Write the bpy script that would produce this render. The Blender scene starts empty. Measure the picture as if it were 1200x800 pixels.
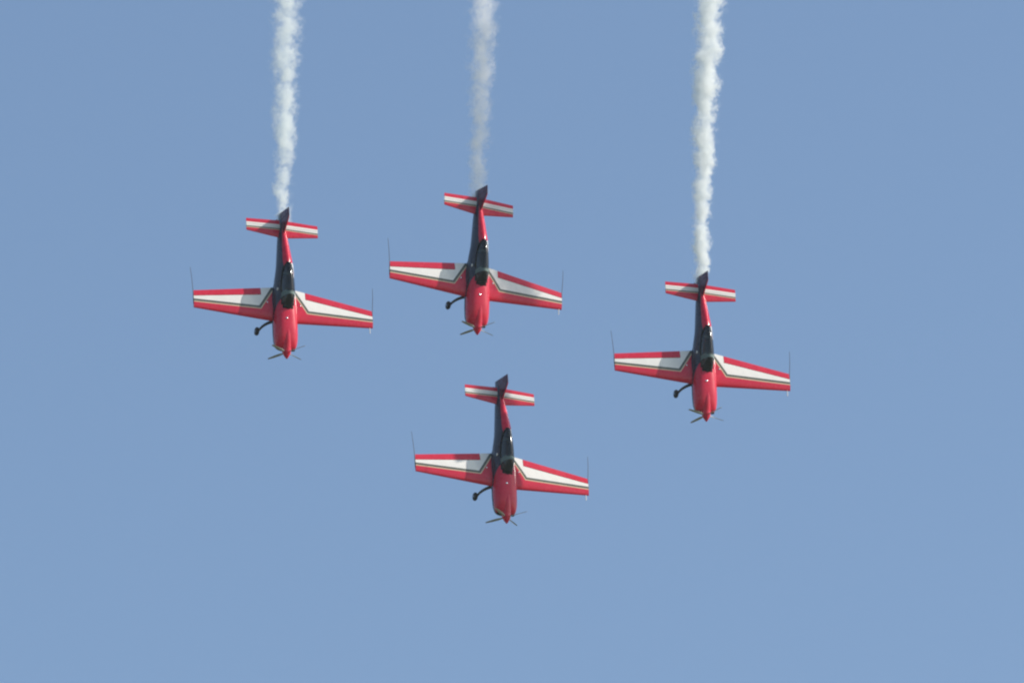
import bpy, math, random
from mathutils import Matrix, Vector, noise

R = math.radians
scene = bpy.context.scene
col = scene.collection

# ------------------------------------------------------------------ camera
PITCH = R(26.0)
CAM_POS = Vector((0, 0, 1.7))
cam_d = bpy.data.cameras.new('camera')
cam_d.sensor_width = 36.0
cam_d.lens = 27.25 * 350 / 1200 * 36
cam_d.clip_start = 1.0
cam_d.clip_end = 30000
cam = bpy.data.objects.new('camera', cam_d)
cam.location = CAM_POS
cam.rotation_euler = (math.pi / 2 + PITCH, 0, 0)
col.objects.link(cam)
scene.camera = cam
# camera axes in the world (columns right, up, back)
CAM3 = Matrix(((1, 0, 0),
               (0, -math.sin(PITCH), -math.cos(PITCH)),
               (0, math.cos(PITCH), -math.sin(PITCH))))

# ------------------------------------------------------------------ sky, sun, exposure
SUN_EL, SUN_AZ = R(36.3), R(97.2)          # azimuth from +Y towards +X
world = bpy.data.worlds.new('World')
scene.world = world
world.use_nodes = True
wn = world.node_tree
wn.nodes.clear()
sky = wn.nodes.new('ShaderNodeTexSky')
sky.sky_type = 'NISHITA'
sky.sun_disc = False
sky.sun_elevation = SUN_EL
sky.sun_rotation = SUN_AZ
sky.altitude = 0
sky.air_density = 1.2
sky.dust_density = 1.3
sky.ozone_density = 2.7
bg = wn.nodes.new('ShaderNodeBackground')
bg.inputs['Strength'].default_value = 0.15
wo = wn.nodes.new('ShaderNodeOutputWorld')
wn.links.new(sky.outputs[0], bg.inputs['Color'])
wn.links.new(bg.outputs[0], wo.inputs['Surface'])

sun_d = bpy.data.lights.new('sun', 'SUN')
sun_d.energy = 4.6
sun_d.angle = R(0.53)
sun_d.color = (1.0, 0.93, 0.83)
sun = bpy.data.objects.new('sun', sun_d)
sd = Vector((math.sin(SUN_AZ) * math.cos(SUN_EL), math.cos(SUN_AZ) * math.cos(SUN_EL), math.sin(SUN_EL)))
sun.rotation_euler = (-sd).to_track_quat('-Z', 'Y').to_euler()
sun.location = sd * 500
col.objects.link(sun)

scene.view_settings.view_transform = 'Standard'
scene.view_settings.look = 'None'
scene.view_settings.exposure = 0.07
scene.view_settings.gamma = 1.0
scene.view_settings.use_curve_mapping = False
scene.cycles.filter_width = 2.2            # the soft focus of a long lens
scene.cycles.max_bounces = 16
scene.cycles.volume_bounces = 6
scene.cycles.transparent_max_bounces = 16
scene.cycles.volume_max_steps = 512


# ------------------------------------------------------------------ helpers
def tag(o, label=None, cat=None, group=None, kind=None):
    if label: o['label'] = label
    if cat: o['category'] = cat
    if group: o['group'] = group
    if kind: o['kind'] = kind
    return o


def obj(name, verts, faces, mat, parent=None, smooth=True, sharp=38, mats=None, fmat=None):
    me = bpy.data.meshes.new(name)
    me.from_pydata([tuple(v) for v in verts], [], faces)
    me.materials.append(mat)
    for m in (mats or []):
        me.materials.append(m)
    if fmat:
        for p, i in zip(me.polygons, fmat):
            p.material_index = i
    me.validate()
    me.update()
    import bmesh
    bm = bmesh.new()
    bm.from_mesh(me)
    bmesh.ops.recalc_face_normals(bm, faces=bm.faces)
    bm.to_mesh(me)
    bm.free()
    if smooth:
        for p in me.polygons:
            p.use_smooth = True
        me.set_sharp_from_angle(angle=R(sharp))
    o = bpy.data.objects.new(name, me)
    col.objects.link(o)
    o.parent = parent
    return o


class MB:
    """collects rings and tubes into one mesh"""
    def __init__(self):
        self.v, self.f, self.m = [], [], []

    def loft(self, rings, cap0=True, cap1=True, closed=True, mat=0):
        b = len(self.v)
        n = len(rings[0])
        for r in rings:
            self.v += [tuple(p) for p in r]
        for i in range(len(rings) - 1):
            for j in range(n if closed else n - 1):
                k = (j + 1) % n
                self.f.append((b + i * n + j, b + i * n + k, b + (i + 1) * n + k, b + (i + 1) * n + j))
                self.m.append(mat)
        if cap0:
            self.f.append(tuple(b + j for j in range(n))[::-1]); self.m.append(mat)
        if cap1:
            self.f.append(tuple(b + (len(rings) - 1) * n + j for j in range(n))); self.m.append(mat)
        return self

    def tube(self, pts, radii, n=10, squash=1.0, mat=0):
        pts = [Vector(p) for p in pts]
        rings = []
        for i, p in enumerate(pts):
            t = (pts[min(i + 1, len(pts) - 1)] - pts[max(i - 1, 0)]).normalized()
            a = t.cross(Vector((0.31, 0.2, 0.93))).normalized()
            bb = t.cross(a)
            r = radii[i] if isinstance(radii, (list, tuple)) else radii
            rings.append([p + a * (math.cos(2 * math.pi * k / n) * r) + bb * (math.sin(2 * math.pi * k / n) * r * squash) for k in range(n)])
        return self.loft(rings, mat=mat)

    def build(self, name, mat, parent=None, **kw):
        return obj(name, self.v, self.f, mat, parent, fmat=self.m if any(self.m) else None, **kw)


def interp(table, x):
    """smooth (monotone-ish) interpolation of rows [x, a, b, c..] sorted by rising x"""
    n = len(table)
    if x <= table[0][0]: return table[0][1:]
    if x >= table[-1][0]: return table[-1][1:]
    for i in range(n - 1):
        if table[i][0] <= x <= table[i + 1][0]:
            break
    x0, x1 = table[i][0], table[i + 1][0]
    h = x1 - x0
    t = (x - x0) / h
    out = []
    for c in range(1, len(table[0])):
        def sl(k):
            if k <= 0 or k >= n - 1: return None
            d0 = (table[k][c] - table[k - 1][c]) / (table[k][0] - table[k - 1][0])
            d1 = (table[k + 1][c] - table[k][c]) / (table[k + 1][0] - table[k][0])
            return 0.0 if d0 * d1 <= 0 else 2 * d0 * d1 / (d0 + d1)
        y0, y1 = table[i][c], table[i + 1][c]
        lin = (y1 - y0) / h
        m0, m1 = sl(i), sl(i + 1)
        m0 = lin if m0 is None else m0
        m1 = lin if m1 is None else m1
        t2, t3 = t * t, t ** 3
        out.append((2 * t3 - 3 * t2 + 1) * y0 + (t3 - 2 * t2 + t) * h * m0 + (-2 * t3 + 3 * t2) * y1 + (t3 - t2) * h * m1)
    return out


# ------------------------------------------------------------------ materials
def new_mat(name):
    m = bpy.data.materials.new(name)
    m.use_nodes = True
    nt = m.node_tree
    return m, nt, nt.nodes['Principled BSDF']


class NG:
    def __init__(self, nt):
        self.nt = nt

    def val(self, s, x):
        if isinstance(x, (int, float)):
            s.default_value = x
        else:
            self.nt.links.new(x, s)

    def m(self, op, a, b=0.0, c=None):
        n = self.nt.nodes.new('ShaderNodeMath')
        n.operation = op
        self.val(n.inputs[0], a)
        self.val(n.inputs[1], b)
        if c is not None: self.val(n.inputs[2], c)
        return n.outputs[0]

    def mix(self, f, a, b):
        n = self.nt.nodes.new('ShaderNodeMix')
        n.data_type = 'RGBA'
        self.val(n.inputs[0], f)
        for s, x in ((n.inputs[6], a), (n.inputs[7], b)):
            if isinstance(x, tuple): s.default_value = (*x, 1)
            else: self.nt.links.new(x, s)
        return n.outputs[2]

    def step(self, x, t, w=0.004):
        n = self.nt.nodes.new('ShaderNodeMapRange')
        n.interpolation_type = 'SMOOTHSTEP'
        self.val(n.inputs[0], x)
        n.inputs[1].default_value = t - w
        n.inputs[2].default_value = t + w
        return n.outputs[0]


RED = (0.58, 0.013, 0.044)
WHITE = (0.80, 0.78, 0.74)
CHAR = (0.090, 0.100, 0.080)
NAVY = (0.024, 0.027, 0.046)                  # the dark charcoal of the sides, also their painted shade
GOLD = (0.62, 0.50, 0.33)


def finish_paint(nt, bsdf, g, colour, coord):
    """slight wear: broad tone drift of the paint and dust in the gloss"""
    nz = nt.nodes.new('ShaderNodeTexNoise')
    nz.inputs['Scale'].default_value = 1.7
    nz.inputs['Detail'].default_value = 4
    nt.links.new(coord, nz.inputs['Vector'])
    mr = nt.nodes.new('ShaderNodeMapRange')
    mr.inputs[3].default_value = 0.92
    mr.inputs[4].default_value = 1.06
    nt.links.new(nz.outputs['Fac'], mr.inputs[0])
    hs = nt.nodes.new('ShaderNodeHueSaturation')
    nt.links.new(mr.outputs[0], hs.inputs['Value'])
    nt.links.new(colour, hs.inputs['Color'])
    nt.links.new(hs.outputs[0], bsdf.inputs['Base Color'])
    r2 = nt.nodes.new('ShaderNodeMapRange')
    r2.inputs[3].default_value = 0.20
    r2.inputs[4].default_value = 0.34
    nt.links.new(nz.outputs['Fac'], r2.inputs[0])
    nt.links.new(r2.outputs[0], bsdf.inputs['Roughness'])
    bsdf.inputs['Coat Weight'].default_value = 0.15
    bsdf.inputs['Specular IOR Level'].default_value = 0.28
    bsdf.inputs['Coat Roughness'].default_value = 0.12


def sep(nt):
    tc = nt.nodes.new('ShaderNodeTexCoord')
    s = nt.nodes.new('ShaderNodeSeparateXYZ')
    nt.links.new(tc.outputs['Object'], s.inputs[0])
    return tc.outputs['Object'], s.outputs[0], s.outputs[1], s.outputs[2]


def wing_paint():
    m, nt, b = new_mat('wing paint')
    g = NG(nt)
    co, x, y, z = sep(nt)
    ax = g.m('ABSOLUTE', x)
    q1 = g.m('SUBTRACT', 0.075, y)                                   # aft of the spanwise line
    # outboard of the kink line through (1.06,0.075) and (0.58,-0.70)
    dx, dy = -0.48, -0.775
    ln = math.hypot(dx, dy)
    nx, ny = -dy / ln, dx / ln
    q2 = g.m('ADD', g.m('MULTIPLY', g.m('SUBTRACT', ax, 1.06), nx), g.m('MULTIPLY', g.m('SUBTRACT', y, 0.075), ny))
    q = g.m('MINIMUM', q1, q2)
    c = g.mix(g.step(q, -0.062), RED, GOLD)
    c = g.mix(g.step(q, -0.018), c, CHAR)
    c = g.mix(g.step(q, 0.082), c, WHITE)
    finish_paint(nt, b, g, c, co)
    return m


def tail_paint():
    m, nt, b = new_mat('tailplane paint')
    g = NG(nt)
    co, x, y, z = sep(nt)
    ax = g.m('ABSOLUTE', x)
    q = g.m('SUBTRACT', g.m('ADD', y, 3.71), g.m('MULTIPLY', ax, 0.025))   # forward of the tail's mid line
    c = g.mix(g.step(q, -0.155), RED, WHITE)
    c = g.mix(g.step(q, 0.030), c, CHAR)
    c = g.mix(g.step(q, 0.085), c, GOLD)
    c = g.mix(g.step(q, 0.115), c, RED)
    finish_paint(nt, b, g, c, co)
    return m


def plain_paint(name, colr):
    m, nt, b = new_mat(name)
    g = NG(nt)
    co, x, y, z = sep(nt)
    rgb = nt.nodes.new('ShaderNodeRGB')
    rgb.outputs[0].default_value = (*colr, 1)
    finish_paint(nt, b, g, rgb.outputs[0], co)
    return m


def fuselage_paint():
    m, nt, b = new_mat('fuselage paint')
    g = NG(nt)
    co, x, y, z = sep(nt)
    # charcoal belly, plus shoulder shade painted in; the edge drops towards the nose
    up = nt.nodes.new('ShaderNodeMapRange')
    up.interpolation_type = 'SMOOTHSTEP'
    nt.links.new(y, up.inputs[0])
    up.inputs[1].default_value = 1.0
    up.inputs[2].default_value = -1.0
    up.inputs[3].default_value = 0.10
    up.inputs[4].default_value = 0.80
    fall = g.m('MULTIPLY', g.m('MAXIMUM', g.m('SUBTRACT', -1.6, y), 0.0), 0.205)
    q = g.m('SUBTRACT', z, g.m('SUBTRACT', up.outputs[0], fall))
    q = g.m('ADD', q, g.m('MULTIPLY', g.m('LESS_THAN', x, 0.0), 0.16))     # lower on the sunlit left, so the right carries painted shade
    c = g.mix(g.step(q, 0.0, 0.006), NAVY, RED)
    # white stripe along the left side; broad part behind the canopy paints a glint
    wide = g.m('ADD', 0.028, g.m('MULTIPLY', g.m('SUBTRACT', 1.0, g.step(g.m('ABSOLUTE', g.m('ADD', y, 1.66)), 0.17, 0.02)), 0.12))
    fl = g.m('LESS_THAN', g.m('ABSOLUTE', g.m('SUBTRACT', q, g.m('MULTIPLY', g.m('SUBTRACT', wide, 0.028), 0.8))), wide)
    fl = g.m('MULTIPLY', fl, g.m('LESS_THAN', x, 0.0))
    fl = g.m('MULTIPLY', fl, g.m('LESS_THAN', y, 0.7))
    c = g.mix(fl, c, WHITE)
    finish_paint(nt, b, g, c, co)
    return m


def fin_paint():
    m, nt, b = new_mat('fin paint')
    g = NG(nt)
    co, x, y, z = sep(nt)
    # red leading edge and foot, charcoal above
    le = g.m('ADD', -3.22, g.m('MULTIPLY', g.m('SUBTRACT', z, 0.30), -0.58 / 0.87))
    q = g.m('SUBTRACT', g.m('SUBTRACT', le, y), 0.055)
    q = g.m('MINIMUM', q, g.m('MAXIMUM', g.m('SUBTRACT', z, 0.40), g.m('SUBTRACT', -3.72, y)))
    c = g.mix(g.step(q, 0.0), RED, (0.078, 0.012, 0.030))
    finish_paint(nt, b, g, c, co)
    b.inputs['Specular IOR Level'].default_value = 0.15
    b.inputs['Coat Weight'].default_value = 0.05
    return m


def simple(name, colr, rough=0.5, metal=0.0):
    m, nt, b = new_mat(name)
    nz = nt.nodes.new('ShaderNodeTexNoise')
    nz.inputs['Scale'].default_value = 9
    tc = nt.nodes.new('ShaderNodeTexCoord')
    nt.links.new(tc.outputs['Object'], nz.inputs['Vector'])
    g = NG(nt)
    c = g.mix(nz.outputs['Fac'], tuple(v * 0.9 for v in colr), tuple(min(1, v * 1.1) for v in colr))
    nt.links.new(c, b.inputs['Base Color'])
    b.inputs['Roughness'].default_value = rough
    b.inputs['Metallic'].default_value = metal
    return m


def glass_mat():
    m, nt, b = new_mat('tinted canopy glass')
    tr = nt.nodes.new('ShaderNodeBsdfTransparent')
    tr.inputs[0].default_value = (0.24, 0.28, 0.27, 1)
    gl = nt.nodes.new('ShaderNodeBsdfGlossy')
    gl.inputs['Roughness'].default_value = 0.11
    fr = nt.nodes.new('ShaderNodeFresnel')
    fr.inputs[0].default_value = 1.5
    mx = nt.nodes.new('ShaderNodeMixShader')
    nt.links.new(fr.outputs[0], mx.inputs[0])
    nt.links.new(tr.outputs[0], mx.inputs[1])
    nt.links.new(gl.outputs[0], mx.inputs[2])
    df = nt.nodes.new('ShaderNodeBsdfDiffuse')                   # fine scratches in the perspex
    df.inputs[0].default_value = (0.40, 0.47, 0.46, 1)
    m2 = nt.nodes.new('ShaderNodeMixShader')
    m2.inputs[0].default_value = 0.025
    nt.links.new(mx.outputs[0], m2.inputs[1])
    nt.links.new(df.outputs[0], m2.inputs[2])
    nt.links.new(m2.outputs[0], nt.nodes['Material Output'].inputs['Surface'])
    nt.nodes.remove(b)
    return m


M_WING = wing_paint()
M_TAIL = tail_paint()
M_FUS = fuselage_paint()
M_FIN = fin_paint()
M_RED = plain_paint('red paint', RED)
M_WHITE = plain_paint('white paint', WHITE)
M_DARK = simple('dark interior', (0.028, 0.038, 0.042), 0.7)
M_GLASS = glass_mat()
M_FRAME = plain_paint('charcoal paint', (0.05, 0.055, 0.055))
M_SEAT = simple('grey green trim', (0.11, 0.16, 0.15), 0.8)
M_BLADE = simple('grey composite blade', (0.36, 0.36, 0.33), 0.3)
M_RUBBER = simple('black rubber', (0.015, 0.015, 0.016), 0.75)
M_METAL = simple('polished metal', (0.85, 0.85, 0.85), 0.12, 1.0)
M_ROD = simple('dark metal rod', (0.05, 0.055, 0.06), 0.4)
M_HOLE = simple('intake shade black', (0.01, 0.01, 0.01), 0.9)  # black painted in for the shade inside the air intakes

# ------------------------------------------------------------------ ground (an airfield far below)
def ground():
    m, nt, b = new_mat('airfield grass')
    tc = nt.nodes.new('ShaderNodeTexCoord')
    nz = nt.nodes.new('ShaderNodeTexNoise')
    nz.inputs['Scale'].default_value = 0.01
    nz.inputs['Detail'].default_value = 8
    nt.links.new(tc.outputs['Object'], nz.inputs['Vector'])
    g = NG(nt)
    c = g.mix(nz.outputs['Fac'], (0.045, 0.07, 0.025), (0.12, 0.11, 0.05))
    nt.links.new(c, b.inputs['Base Color'])
    b.inputs['Roughness'].default_value = 0.9
    n = 48
    v = [(0, 0, 0)] + [(3000 * math.cos(2 * math.pi * k / n), 3000 * math.sin(2 * math.pi * k / n), 0) for k in range(n)]
    f = [(0, 1 + k, 1 + (k + 1) % n) for k in range(n)]
    o = obj('ground', v, f, m, smooth=False)
    tag(o, 'flat grass airfield below the diving aeroplanes', 'ground', kind='structure')


ground()

def haze():
    m = bpy.data.materials.new('haze')
    m.use_nodes = True
    nt = m.node_tree
    nt.nodes.clear()
    v = nt.nodes.new('ShaderNodeVolumePrincipled')
    v.inputs['Color'].default_value = (0.84, 0.91, 1.0, 1)
    v.inputs['Density'].default_value = 0.00007
    v.inputs['Anisotropy'].default_value = 0.2
    out = nt.nodes.new('ShaderNodeOutputMaterial')
    nt.links.new(v.outputs[0], out.inputs['Volume'])
    w, z0, z1 = 3100, -1.0, 190.0
    vs = [(sx * w, sy * w, z) for z in (z0, z1) for sx, sy in ((-1, -1), (1, -1), (1, 1), (-1, 1))]
    fs = [(3, 2, 1, 0), (4, 5, 6, 7)] + [(k, (k + 1) % 4, 4 + (k + 1) % 4, 4 + k) for k in range(4)]
    o = obj('haze', vs, fs, m, smooth=False)
    tag(o, 'thin pale summer haze in the air', 'haze', kind='stuff')


haze()

# ------------------------------------------------------------------ the aeroplane
# local axes: x = pilot's right, y = forward, z = up; origin at the wing's centre
def airfoil(n=14):
    """closed loop of (t, h): t 0 at the trailing edge .. 1 at the leading edge, h half thickness for unit t/c"""
    ts = [0.5 - 0.5 * math.cos(math.pi * k / n) for k in range(n + 1)]
    def th(t):
        xx = 1 - t
        return 5 * (0.2969 * math.sqrt(max(xx, 0)) - 0.126 * xx - 0.3516 * xx ** 2 + 0.2843 * xx ** 3 - 0.1036 * xx ** 4)
    up = [(t, th(t)) for t in ts]
    lo = [(t, -th(t)) for t in ts[1:-1]][::-1]
    return up + lo


def slab(stations, clip=(0.0, 1.0), vertical=False, n=14):
    """rings of an airfoil; stations: (span, te, le, thickness ratio, height); clip keeps a share of the chord"""
    rings = []
    for (s, te, le, tc, h) in stations:
        ring = []
        c = le - te
        lo_, hi_ = clip if not callable(clip) else clip(s, te, le)
        for (t, a) in airfoil(n):
            tt = lo_ + (hi_ - lo_) * t
            xx = 1 - tt
            th = 5 * (0.2969 * math.sqrt(max(xx, 0)) - 0.126 * xx - 0.3516 * xx ** 2 + 0.2843 * xx ** 3 - 0.1036 * xx ** 4)
            sg = 1 if a >= 0 else -1
            if abs(a) < 1e-9: th = max(th, 0) * (0 if hi_ > 0.99 else 1)
            y = te + c * tt
            d = sg * max(th, 0.0012) * c * tc
            ring.append((d, y, s) if vertical else (s, y, h + d))
        rings.append(ring)
    return rings


def wing_te(x): return -1.04 + (1.04 - 0.40) * x / 4.0
def wing_le(x): return 0.645 + (0.40 - 0.645) * x / 4.0


def build_wing(side, root):
    mb = MB()
    hinge = lambda x: wing_te(x) + (0.315 - 0.065 * (x - 1) / 3.0)
    # inboard panel (full chord)
    def st(x, te=None):
        return (x * side, wing_te(x) if te is None else te, wing_le(x), 0.155 - 0.03 * x / 4, 0.0)
    mb.loft(slab([st(0.15), st(0.55), st(0.985)]))
    # outboard panel in front of the aileron: airfoil of the full chord clipped at the hinge
    def clip(s, te, le):
        x = abs(s)
        return ((hinge(x) + 0.008 - te) / (le - te), 1.0)
    rings = []
    for x in (0.985, 1.7, 2.5, 3.3, 3.93):
        rings += slab([st(x)], clip=clip)
    mb.loft(rings)
    # rounded tip
    te, le = wing_te(3.93), wing_le(3.93)
    tipr = []
    for k, (dx, sc) in enumerate(((0, 1), (0.065, 0.97))):
        r = slab([st(3.93)], clip=clip)[0]
        tipr.append([(p[0] + side * dx, p[1], p[2] * sc) for p in r])
    mb.loft(tipr, cap0=False)
    w = mb.build('wing', M_WING, root, sharp=50)
    # aileron
    ab = MB()
    def aclip(s, te, le):
        x = abs(s)
        return (0.0, (hinge(x) - 0.006 - te) / (le - te))
    rr = []
    for x in (1.0, 1.7, 2.5, 3.3, 3.985):
        rr += slab([st(x)], clip=aclip)
    ab.loft(rr)
    ab.build('aileron', M_RED, w, sharp=50)
    # fuel filler cap near the root
    cb = MB()
    dome(cb, (0.74 * side, -0.20, 0.106), 0.038, 0.022)
    cb.build('fuel_cap', M_METAL, w)
    if side < 0:
        pb = MB()
        pb.tube([(-3.86, 0.36, 0), (-3.87, 0.50, -0.01), (-3.87, 0.64, -0.015)], [0.022, 0.02, 0.018])
        pb.build('pitot_tube', M_WHITE, w)
    return w


def dome(mb, c, r, h, n=14, axis='z'):
    rings = []
    for k in range(5):
        a = math.pi / 2 * k / 4.6
        rings.append([(c[0] + math.cos(2 * math.pi * j / n) * r * math.cos(a),
                       c[1] + math.sin(2 * math.pi * j / n) * r * math.cos(a),
                       c[2] + h * math.sin(a)) for j in range(n)])
    mb.loft(rings)


# F, half width, top, bottom, exponent
FUS = [(-4.46, 0.015, 0.16, -0.17, 2.0),
       (-4.10, 0.060, 0.27, -0.17, 2.0),
       (-3.80, 0.105, 0.36, -0.16, 2.0),
       (-3.20, 0.200, 0.53, -0.18, 1.9),
       (-2.40, 0.290, 0.77, -0.24, 1.75),
       (-1.80, 0.355, 0.91, -0.29, 1.7),
       (-1.00, 0.440, 0.74, -0.34, 2.1),
       (-0.20, 0.485, 0.61, -0.36, 2.5),
       (0.40, 0.510, 0.595, -0.36, 2.6),
       (1.00, 0.520, 0.565, -0.34, 2.7),
       (1.50, 0.510, 0.490, -0.29, 2.8),
       (1.74, 0.475, 0.415, -0.22, 2.8),
       (1.87, 0.415, 0.355, -0.16, 2.6),
       (1.93, 0.330, 0.310, -0.08, 2.3)]
SILL = 0.47


def fus_ring(y, n=40, grow=1.0):
    w, t, b, e = interp(FUS, y)
    zc, hh = (t + b) / 2, (t - b) / 2
    out = []
    for k in range(n):
        a = 2 * math.pi * (k + 0.5) / n
        c, s = math.cos(a), math.sin(a)
        out.append((w * grow * math.copysign(abs(c) ** (2 / e), c), y, zc + hh * grow * math.copysign(abs(s) ** (2 / e), s)))
    return out


def canopy_half(y):
    return interp([(-1.86, 0.03, 0.91), (-1.70, 0.15, 1.00), (-1.40, 0.215, 1.07), (-0.90, 0.265, 1.10),
                   (-0.45, 0.28, 1.08), (-0.10, 0.27, 1.00), (0.10, 0.225, 0.83), (0.20, 0.165, 0.70), (0.26, 0.05, 0.61)], y)


def build_plane(name):
    root = bpy.data.objects.new(name, None)
    root.empty_display_size = 1.0
    col.objects.link(root)

    # ---- fuselage with the open cockpit cut into its back
    ys = sorted(set([-4.46 + 0.12 * k for k in range(22)] + [-1.82, -1.78, 0.16, 0.22] + [-1.75 + 0.12 * k for k in range(17)] +
                    [0.3, 0.45, 0.65, 0.85, 1.05, 1.25, 1.42, 1.56, 1.68, 1.74, 1.80, 1.85, 1.88, 1.91, 1.93]))
    rings, clipped = [], []
    for y in ys:
        r = fus_ring(y)
        cl = []
        hw, tp = canopy_half(y) if -1.80 <= y <= 0.20 else (0, 0)
        rr = []
        for p in r:
            if hw and abs(p[0]) < hw - 0.01 and p[2] > SILL:
                rr.append((p[0], p[1], SILL - 0.05)); cl.append(True)
            else:
                rr.append(p); cl.append(False)
        rings.append(rr); clipped.append(cl)
    mb = MB()
    mb.loft(rings)
    n = 40
    for i in range(len(ys) - 1):
        for j in range(n):
            k = (j + 1) % n
            if clipped[i][j] or clipped[i][k] or clipped[i + 1][j] or clipped[i + 1][k]:
                mb.m[i * n + j] = 1
    # raised spine of the cowl that runs into the spinner
    mb.loft([[(0.205 * s * math.cos(2 * math.pi * k / 24), y, z + 0.205 * s * math.sin(2 * math.pi * k / 24)) for k in range(24)]
             for (y, z, s) in ((0.75, 0.40, 0.70), (1.1, 0.385, 0.82), (1.4, 0.345, 0.92), (1.65, 0.295, 0.95), (1.85, 0.24, 0.95), (2.0, 0.205, 0.95))])
    # wing root fairings
    for s in (-1, 1):
        rr = []
        for y in [-1.25 + 0.13 * k for k in range(16)]:
            t = (y + 1.25) / 1.95
            bump = math.sin(math.pi * min(max(t, 0), 1)) ** 0.6
            w0 = interp(FUS, y)[0]
            rr.append([(s * (w0 - 0.10 + 0.16 * bump * math.cos(a)), y, 0.0 + (0.04 + 0.16 * bump) * math.sin(a)) for a in [2 * math.pi * k / 12 for k in range(12)]])
        mb.loft(rr)
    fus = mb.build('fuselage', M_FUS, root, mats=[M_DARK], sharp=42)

    ib = MB()
    dome(ib, (0.06, 0.66, 0.578), 0.05, 0.03)
    ib.build('oil_filler_cap', M_METAL, fus)
    vb = MB()
    vb.tube([(0.40, -0.64, 0.45), (0.39, -0.69, 0.49), (0.385, -0.75, 0.46)], [0.025, 0.04, 0.025])
    vb.build('air_scoop', M_WHITE, fus)
    for s in (-1, 1):
        hb = MB()
        hb.loft([[(s * 0.30 + 0.10 * g * math.cos(a), yy, 0.13 + 0.075 * g * math.sin(a)) for a in [2 * math.pi * k / 16 for k in range(16)]]
                 for yy, g in ((1.82, 1.0), (1.945, 1.0), (1.94, 0.9))])
        hb.build('air_intake', M_HOLE, fus)
    eb = MB()
    for s in (-1, 1):
        eb.tube([(s * 0.12, 1.2, -0.34), (s * 0.12, 1.0, -0.40), (s * 0.12, 0.85, -0.44)], 0.04)
    eb.build('exhaust_pipe', M_ROD, fus)

    # ---- cockpit
    for y in (-0.62, -1.38):
        sb = MB()
        sb.loft([[(x * w, y + dy, z) for x, dy in ((-1, -0.05), (1, -0.05), (1, 0.05), (-1, 0.05))] for w, z in ((0.19, 0.425), (0.19, 0.60), (0.12, 0.66))])
        sb.build('seat', M_SEAT, root, sharp=30)
    pb = MB()
    pb.loft([[(x, y, z) for x, z in ((-0.24, 0.425), (0.24, 0.425), (0.2, 0.60), (0, 0.645), (-0.2, 0.60))] for y in (-0.02, 0.10)])
    pb.build('instrument_panel', M_DARK, root, sharp=30)

    # ---- canopy and its frame
    cys = [-1.86, -1.80, -1.70, -1.55, -1.38, -1.2, -1.0, -0.8, -0.6, -0.4, -0.2, -0.05, 0.06, 0.14, 0.20, 0.24, 0.26]
    cr = []
    for y in cys:
        w, t = canopy_half(y)
        t0 = SILL + 0.03
        cr.append([(w * math.cos(a), y, t0 + max(t - t0, 0.03) * math.sin(a) ** 0.9) for a in [math.pi * k / 18 for k in range(19)]])
    cb = MB()
    cb.loft(cr, closed=False, cap0=False, cap1=False)
    can = cb.build('canopy', M_GLASS, root, sharp=80)
    fb = MB()
    for y in (-0.36,):
        w, t = canopy_half(y)
        t0 = SILL + 0.03
        pts = [((w + 0.004) * math.cos(a), y, t0 + (t + 0.004 - t0) * max(math.sin(a), 0) ** 0.9) for a in [math.pi * k / 18 for k in range(19)]]
        fb.loft([[Vector(p) + Vector((0, dy, 0)) for p in pts] for dy in (-0.11, 0.11)], closed=False, cap0=False, cap1=False, mat=1)
    for s in (-1, 1):
        fb.tube([(s * (canopy_half(y)[0] + 0.004), y, SILL + 0.03) for y in cys], 0.024, n=8)
    fb.build('canopy_frame', M_FRAME, can, mats=[M_SEAT])

    # ---- wings, tail
    for s in (1, -1):
        build_wing(s, root)
        def te(x): return -4.06 + (4.06 - 3.99) * x / 1.6
        def le(x): return -3.22 + (3.43 - 3.22) * -x / 1.6
        hg = lambda x: -3.74 + 0.0 * x
        tb = MB()
        rr = []
        for x in (0.03, 0.5, 1.0, 1.6):
            k = 1.0
            rr += slab([(x * s, te(x), le(x), 0.10 * k, 0.21)], clip=lambda ss, a, b_: ((hg(abs(ss)) + 0.006 - a) / (b_ - a), 1.0))
        tb.loft(rr)
        tp = tb.build('tailplane', M_TAIL, root, sharp=50)
        eb = MB()
        rr = []
        for x in (0.10, 0.5, 1.0, 1.6):
            k = 1.0
            rr += slab([(x * s, te(x), le(x), 0.10 * k, 0.21)], clip=lambda ss, a, b_: (0.0, (hg(abs(ss)) - 0.006 - a) / (b_ - a)))
        eb.loft(rr)
        eb.build('elevator', M_TAIL, tp, sharp=50)

    fin_le = lambda z: -3.22 + (-3.80 + 3.22) * (z - 0.30) / (1.17 - 0.30)
    fin_te = lambda z: -4.53 + (4.53 - 4.27) * (z + 0.18) / (1.17 + 0.18)
    fin_h = lambda z: -4.06 + 0.02 * z
    fb = MB()
    fb.loft([slab([(z, fin_te(z), fin_le(z), 0.09 * k, 0)], clip=lambda ss, a, b_: ((fin_h(ss) + 0.006 - a) / (b_ - a), 1.0), vertical=True)[0]
             for z, k in ((0.16, 1), (0.5, 1), (0.85, 1), (1.13, 1), (1.17, 0.4))])
    fin = fb.build('fin', M_FIN, root, sharp=50)
    rb = MB()
    rb.loft([slab([(z, fin_te(z), max(fin_le(z), fin_h(z) + 0.3), 0.09 * k, 0)], clip=lambda ss, a, b_: (0.0, (fin_h(ss) - 0.006 - a) / (b_ - a)), vertical=True)[0]
             for z, k in ((-0.18, 0.6), (-0.14, 1), (0.2, 1), (0.6, 1), (1.13, 1), (1.17, 0.4))])
    rb.build('rudder', M_FIN, fin, sharp=50)

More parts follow.
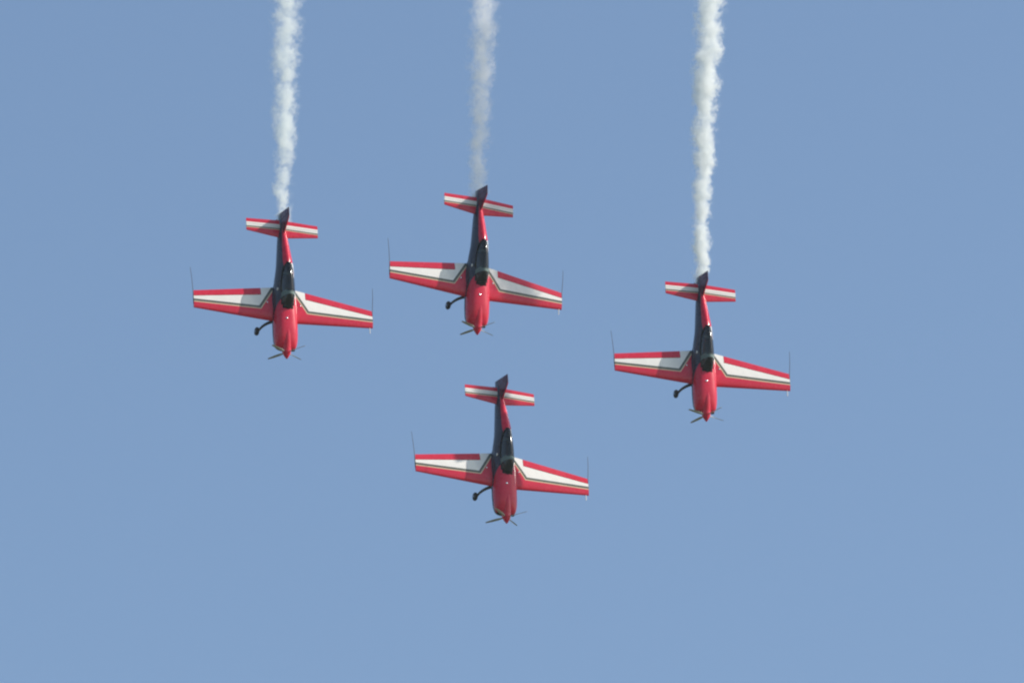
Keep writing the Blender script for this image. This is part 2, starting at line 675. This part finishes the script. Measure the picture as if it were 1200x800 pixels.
    # ---- undercarriage
    for s in (1, -1):
        lb = MB()
        pts = []
        for k in range(9):
            t = k / 8
            pts.append((s * (0.26 + 0.54 * (1 - (1 - t) ** 2)), 0.44 + 0.23 * t, -0.27 - 0.73 * t ** 1.5))
        lb.tube(pts, [0.075 - 0.030 * k / 8 for k in range(9)], squash=0.55)
        leg = lb.build('landing_gear_leg', M_FRAME, root)
        wb = MB()
        cx, cy, cz = s * 0.86, 0.67, -1.0
        wb.loft([[(cx + dx, cy + r * math.cos(2 * math.pi * k / 24), cz + r * math.sin(2 * math.pi * k / 24)) for k in range(24)]
                 for dx, r in ((-0.06, 0.09), (-0.065, 0.15), (-0.03, 0.18), (0.03, 0.18), (0.065, 0.15), (0.06, 0.09))])
        wb.tube([(s * 0.79, 0.67, -1.0), (s * 0.94, 0.67, -1.0)], 0.03, mat=1)
        wb.build('wheel', M_RUBBER, leg, mats=[M_METAL])
    lb = MB()
    lb.tube([(0, -3.9, -0.15), (0, -4.15, -0.27), (0, -4.3, -0.36)], 0.02)
    tl = lb.build('tail_wheel_leg', M_ROD, root)
    wb = MB()
    wb.loft([[(dx, -4.32 + r * math.cos(2 * math.pi * k / 16), -0.40 + r * math.sin(2 * math.pi * k / 16)) for k in range(16)]
             for dx, r in ((-0.03, 0.04), (-0.03, 0.07), (0, 0.08), (0.03, 0.07), (0.03, 0.04))])
    wb.build('tail_wheel', M_RUBBER, tl)

    # ---- sighting rods trailing from the wing tips
    for s in (1, -1):
        sb = MB()
        sb.tube([(s * 4.005, 0.22, 0), (s * 4.01, -0.42, 0.0), (s * 4.05, -1.0, 0.0), (s * (4.10 if s > 0 else 4.06), -1.47, 0.0)], [0.013, 0.013, 0.011, 0.008], n=8)
        sb.tube([(s * 3.98, 0.05, 0), (s * 4.01, 0.05, 0)], 0.016, n=8)
        sb.build('sighting_rod', M_ROD, root)
    return root


def build_propeller(root, ang):
    """hub, four blades and the pointed spinner, turned to the given angle"""
    y0, z0 = 2.08, 0.20
    hb = MB()
    hb.loft([[(0.10 * math.cos(a), y, z0 + 0.10 * math.sin(a)) for a in [2 * math.pi * k / 16 for k in range(16)]] for y in (1.95, 2.12)])
    hub = hb.build('propeller', M_ROD, root)
    sb = MB()
    prof = ((1.99, 0.198), (2.03, 0.198), (2.12, 0.175), (2.20, 0.140), (2.28, 0.096), (2.35, 0.05), (2.385, 0.02), (2.392, 0.004))
    sb.loft([[(r * math.cos(2 * math.pi * k / 28), y, z0 + r * math.sin(2 * math.pi * k / 28)) for k in range(28)] for y, r in prof])
    sb.build('spinner', M_RED, hub)
    for q in range(4):
        a = R(ang + 90 * q)
        er = Vector((math.cos(a), 0, math.sin(a)))
        et = Vector((-math.sin(a), 0, math.cos(a)))
        ey = Vector((0, 1, 0))
        bb = MB()
        rings = []
        for r, ch, th, tw in ((0.16, 0.06, 0.06, 45), (0.25, 0.085, 0.04, 36), (0.42, 0.120, 0.026, 27), (0.62, 0.122, 0.018, 21), (0.82, 0.105, 0.012, 17), (0.95, 0.08, 0.010, 15), (0.995, 0.045, 0.007, 14)):
            t = R(-tw)
            cd = et * math.cos(t) + ey * math.sin(t)
            nd = -et * math.sin(t) + ey * math.cos(t)
            c0 = Vector((0, y0, z0)) + er * r
            rings.append([c0 + cd * (ch / 2 * math.cos(b)) + nd * (th / 2 * math.sin(b)) for b in [2 * math.pi * k / 12 for k in range(12)]])
        bb.loft(rings)
        bb.build('propeller_blade', M_BLADE, hub, sharp=60)


def copy_tree(o, parent=None):
    c = o.copy()
    col.objects.link(c)
    c.parent = parent
    for ch in [k for k in bpy.data.objects if k.parent == o]:
        copy_tree(ch, c)
    return c


# attitude (columns: right wing, nose, canopy) and position of each aeroplane, in camera axes
POSES = [
    ((-9.647, 1.348, -343.327), ((-0.9341, 0.0461, 0.35402), (0.1101, -0.90609, 0.40852), (0.33961, 0.42058, 0.8413)), 33,
     'leftmost of the four red stunt planes, diving with a white smoke trail behind its tail'),
    ((-1.542, 2.383, -348.261), ((-0.91814, -0.00731, 0.3962), (0.1673, -0.9135, 0.37084), (0.35922, 0.40677, 0.83994)), 25,
     'topmost of the four red stunt planes, diving with a thin greyish smoke trail'),
    ((-0.422, -5.676, -346.197), ((-0.91994, 0.05104, 0.38872), (0.13624, -0.88808, 0.43904), (0.36762, 0.45685, 0.81003)), 40,
     'lowest red stunt plane leading the formation, the one without a smoke trail'),
    ((8.122, -1.318, -347.16), ((-0.94252, 0.03336, 0.33248), (0.11106, -0.90716, 0.40585), (0.31516, 0.41945, 0.85132)), 21,
     'rightmost of the four red stunt planes, diving with the thickest white smoke trail'),
]
proto = None
planes = []
for i, (t, rm, ang, label) in enumerate(POSES):
    if proto is None:
        proto = build_plane('aerobatic_plane')
        root = proto
    else:
        root = copy_tree(proto)
    planes.append(root)
for root, (t, rm, ang, label) in zip(planes, POSES):
    build_propeller(root, ang)
    m3 = CAM3 @ Matrix(rm)
    root.matrix_world = Matrix.Translation(CAM_POS + CAM3 @ Vector(t)) @ m3.to_4x4()
    tag(root, label, 'aeroplane', 'red aerobatic planes diving in formation')


# ------------------------------------------------------------------ smoke trails
def smoke_mat(name, seed, L, r0, r1, dens, colr, wisp):
    m = bpy.data.materials.new(name)
    m.use_nodes = True
    nt = m.node_tree
    nt.nodes.clear()
    g = NG(nt)
    tc = nt.nodes.new('ShaderNodeTexCoord')
    s = nt.nodes.new('ShaderNodeSeparateXYZ')
    nt.links.new(tc.outputs['Object'], s.inputs[0])
    z = s.outputs[2]

    def nz(scale, detail, rough, w, zs=1.0):
        mp = nt.nodes.new('ShaderNodeMapping')
        mp.inputs['Scale'].default_value = (1, 1, zs)
        nt.links.new(tc.outputs['Object'], mp.inputs['Vector'])
        n = nt.nodes.new('ShaderNodeTexNoise')
        n.noise_dimensions = '4D'
        n.inputs['Scale'].default_value = scale
        n.inputs['Detail'].default_value = detail
        n.inputs['Roughness'].default_value = rough
        n.inputs['W'].default_value = w
        nt.links.new(mp.outputs[0], n.inputs['Vector'])
        return n
    # wandering centre line
    wa = nz(0.55, 1, 0.5, seed)
    wb = nt.nodes.new('ShaderNodeSeparateColor')
    nt.links.new(wa.outputs['Color'], wb.inputs[0])
    tz = g.m('DIVIDE', z, L)
    rad = g.m('ADD', r0, g.m('MULTIPLY', g.m('POWER', g.m('MAXIMUM', tz, 0.0), 0.8), r1 - r0))
    jet = nt.nodes.new('ShaderNodeMapRange')                     # a thin jet at first
    jet.interpolation_type = 'SMOOTHSTEP'
    nt.links.new(z, jet.inputs[0])
    jet.inputs[1].default_value = 0.0
    jet.inputs[2].default_value = 2.0
    jet.inputs[3].default_value = 0.38
    jet.inputs[4].default_value = 1.0
    rad = g.m('MULTIPLY', rad, jet.outputs[0])
    x = g.m('ADD', s.outputs[0], g.m('MULTIPLY', g.m('SUBTRACT', wb.outputs[0], 0.5), g.m('MULTIPLY', rad, 0.5)))
    y = g.m('ADD', s.outputs[1], g.m('MULTIPLY', g.m('SUBTRACT', wb.outputs[1], 0.5), g.m('MULTIPLY', rad, 0.5)))
    r = g.m('SQRT', g.m('ADD', g.m('MULTIPLY', x, x), g.m('MULTIPLY', y, y)))
    q = g.m('SUBTRACT', 1.0, g.m('DIVIDE', r, rad))             # 1 on the axis, 0 on the edge
    big = nz(1.9, 5, 0.62, seed + 3.1, 0.9)
    fine = nz(6.5, 5, 0.65, seed + 7.7, 1.0)
    e = g.m('ADD', q, g.m('MULTIPLY', g.m('SUBTRACT', big.outputs['Fac'], 0.5), 2.9))
    e = g.m('ADD', e, g.m('MULTIPLY', g.m('SUBTRACT', fine.outputs['Fac'], 0.5), 2.1))
    mr = nt.nodes.new('ShaderNodeMapRange')
    mr.interpolation_type = 'SMOOTHSTEP'
    nt.links.new(e, mr.inputs[0])
    mr.inputs[1].default_value = 0.10
    mr.inputs[2].default_value = 0.10 + wisp
    edge = nt.nodes.new('ShaderNodeMapRange')                    # nothing outside the hull
    edge.interpolation_type = 'SMOOTHSTEP'
    nt.links.new(q, edge.inputs[0])
    edge.inputs[1].default_value = -0.40
    edge.inputs[2].default_value = 0.10
    d = g.m('MULTIPLY', mr.outputs[0], edge.outputs[0])
    d = g.m('MULTIPLY', d, g.m('DIVIDE', dens * r1, rad))        # it thins as it widens
    start = nt.nodes.new('ShaderNodeMapRange')
    start.interpolation_type = 'SMOOTHSTEP'
    nt.links.new(z, start.inputs[0])
    start.inputs[1].default_value = 0.0
    start.inputs[2].default_value = 1.0
    d = g.m('MULTIPLY', d, start.outputs[0])
    v = nt.nodes.new('ShaderNodeVolumePrincipled')
    v.inputs['Color'].default_value = (*colr, 1)
    v.inputs['Anisotropy'].default_value = 0.15
    nt.links.new(d, v.inputs['Density'])
    out = nt.nodes.new('ShaderNodeOutputMaterial')
    nt.links.new(v.outputs[0], out.inputs['Volume'])
    m.cycles.volume_step_rate = 0.05
    return m


def cam_point(px, py, depth):
    """a place in the world seen at this spot of the photograph, depth metres ahead of the camera"""
    f = 27.25 * 350
    return CAM_POS + CAM3 @ Vector(((px - 600) / f * depth, (400 - py) / f * depth, -depth))


def smoke(plane, lowpx, toppx, r0, r1, dens, colr, wisp, seed, label):
    base = plane.matrix_world @ Vector((0.0, -3.3, -0.45))
    depth = -(CAM3.transposed() @ (base - CAM_POS)).z
    a = cam_point(*lowpx, depth)
    up = cam_point(*toppx, depth + (plane.matrix_world.to_3x3() @ Vector((0, -1, 0))).dot(CAM3 @ Vector((0, 0, -1))) * 9)
    ax = (up - a).normalized()
    a = a - ax * 1.3
    L = (up - a).length * 1.45
    m = smoke_mat('smoke', seed, L, r0, r1, dens, colr, wisp)
    mb = MB()
    rings = []
    n, k = 28, 90
    for i in range(k + 1):
        z = L * i / k
        t2 = min(z / 2.0, 1.0)
        rad = (r0 + (r1 - r0) * (z / L) ** 0.8) * (0.38 + 0.62 * t2 * t2 * (3 - 2 * t2))
        ring = []
        for j in range(n):
            b = 2 * math.pi * j / n
            p = Vector((math.cos(b), math.sin(b), z * 1.6 + seed * 7))
            rr = rad * (1.36 + 0.08 * noise.noise(p * 1.4))
            ring.append((rr * math.cos(b), rr * math.sin(b), z))
        rings.append(ring)
    mb.loft(rings)
    o = mb.build('smoke_trail', m)
    o.location = a
    o.rotation_euler = ax.to_track_quat('Z', 'Y').to_euler()
    tag(o, label, 'smoke trail', 'smoke trails streaming from the tails')


smoke(planes[0], (331.5, 262), (336.5, 0), 0.34, 0.90, 2.0, (0.94, 0.975, 0.972), 1.0, 1.3,
      'white smoke trail above the leftmost plane, widening and drifting slightly right upwards')
smoke(planes[1], (559, 240), (567.5, 0), 0.36, 0.92, 1.6, (0.96, 0.965, 0.96), 1.15, 5.9,
      'thin see-through greyish smoke trail above the topmost central plane')
smoke(planes[3], (820, 336), (831, 0), 0.28, 0.90, 4.0, (0.955, 0.98, 0.98), 1.0, 9.2,
      'bright dense white smoke trail above the rightmost plane')
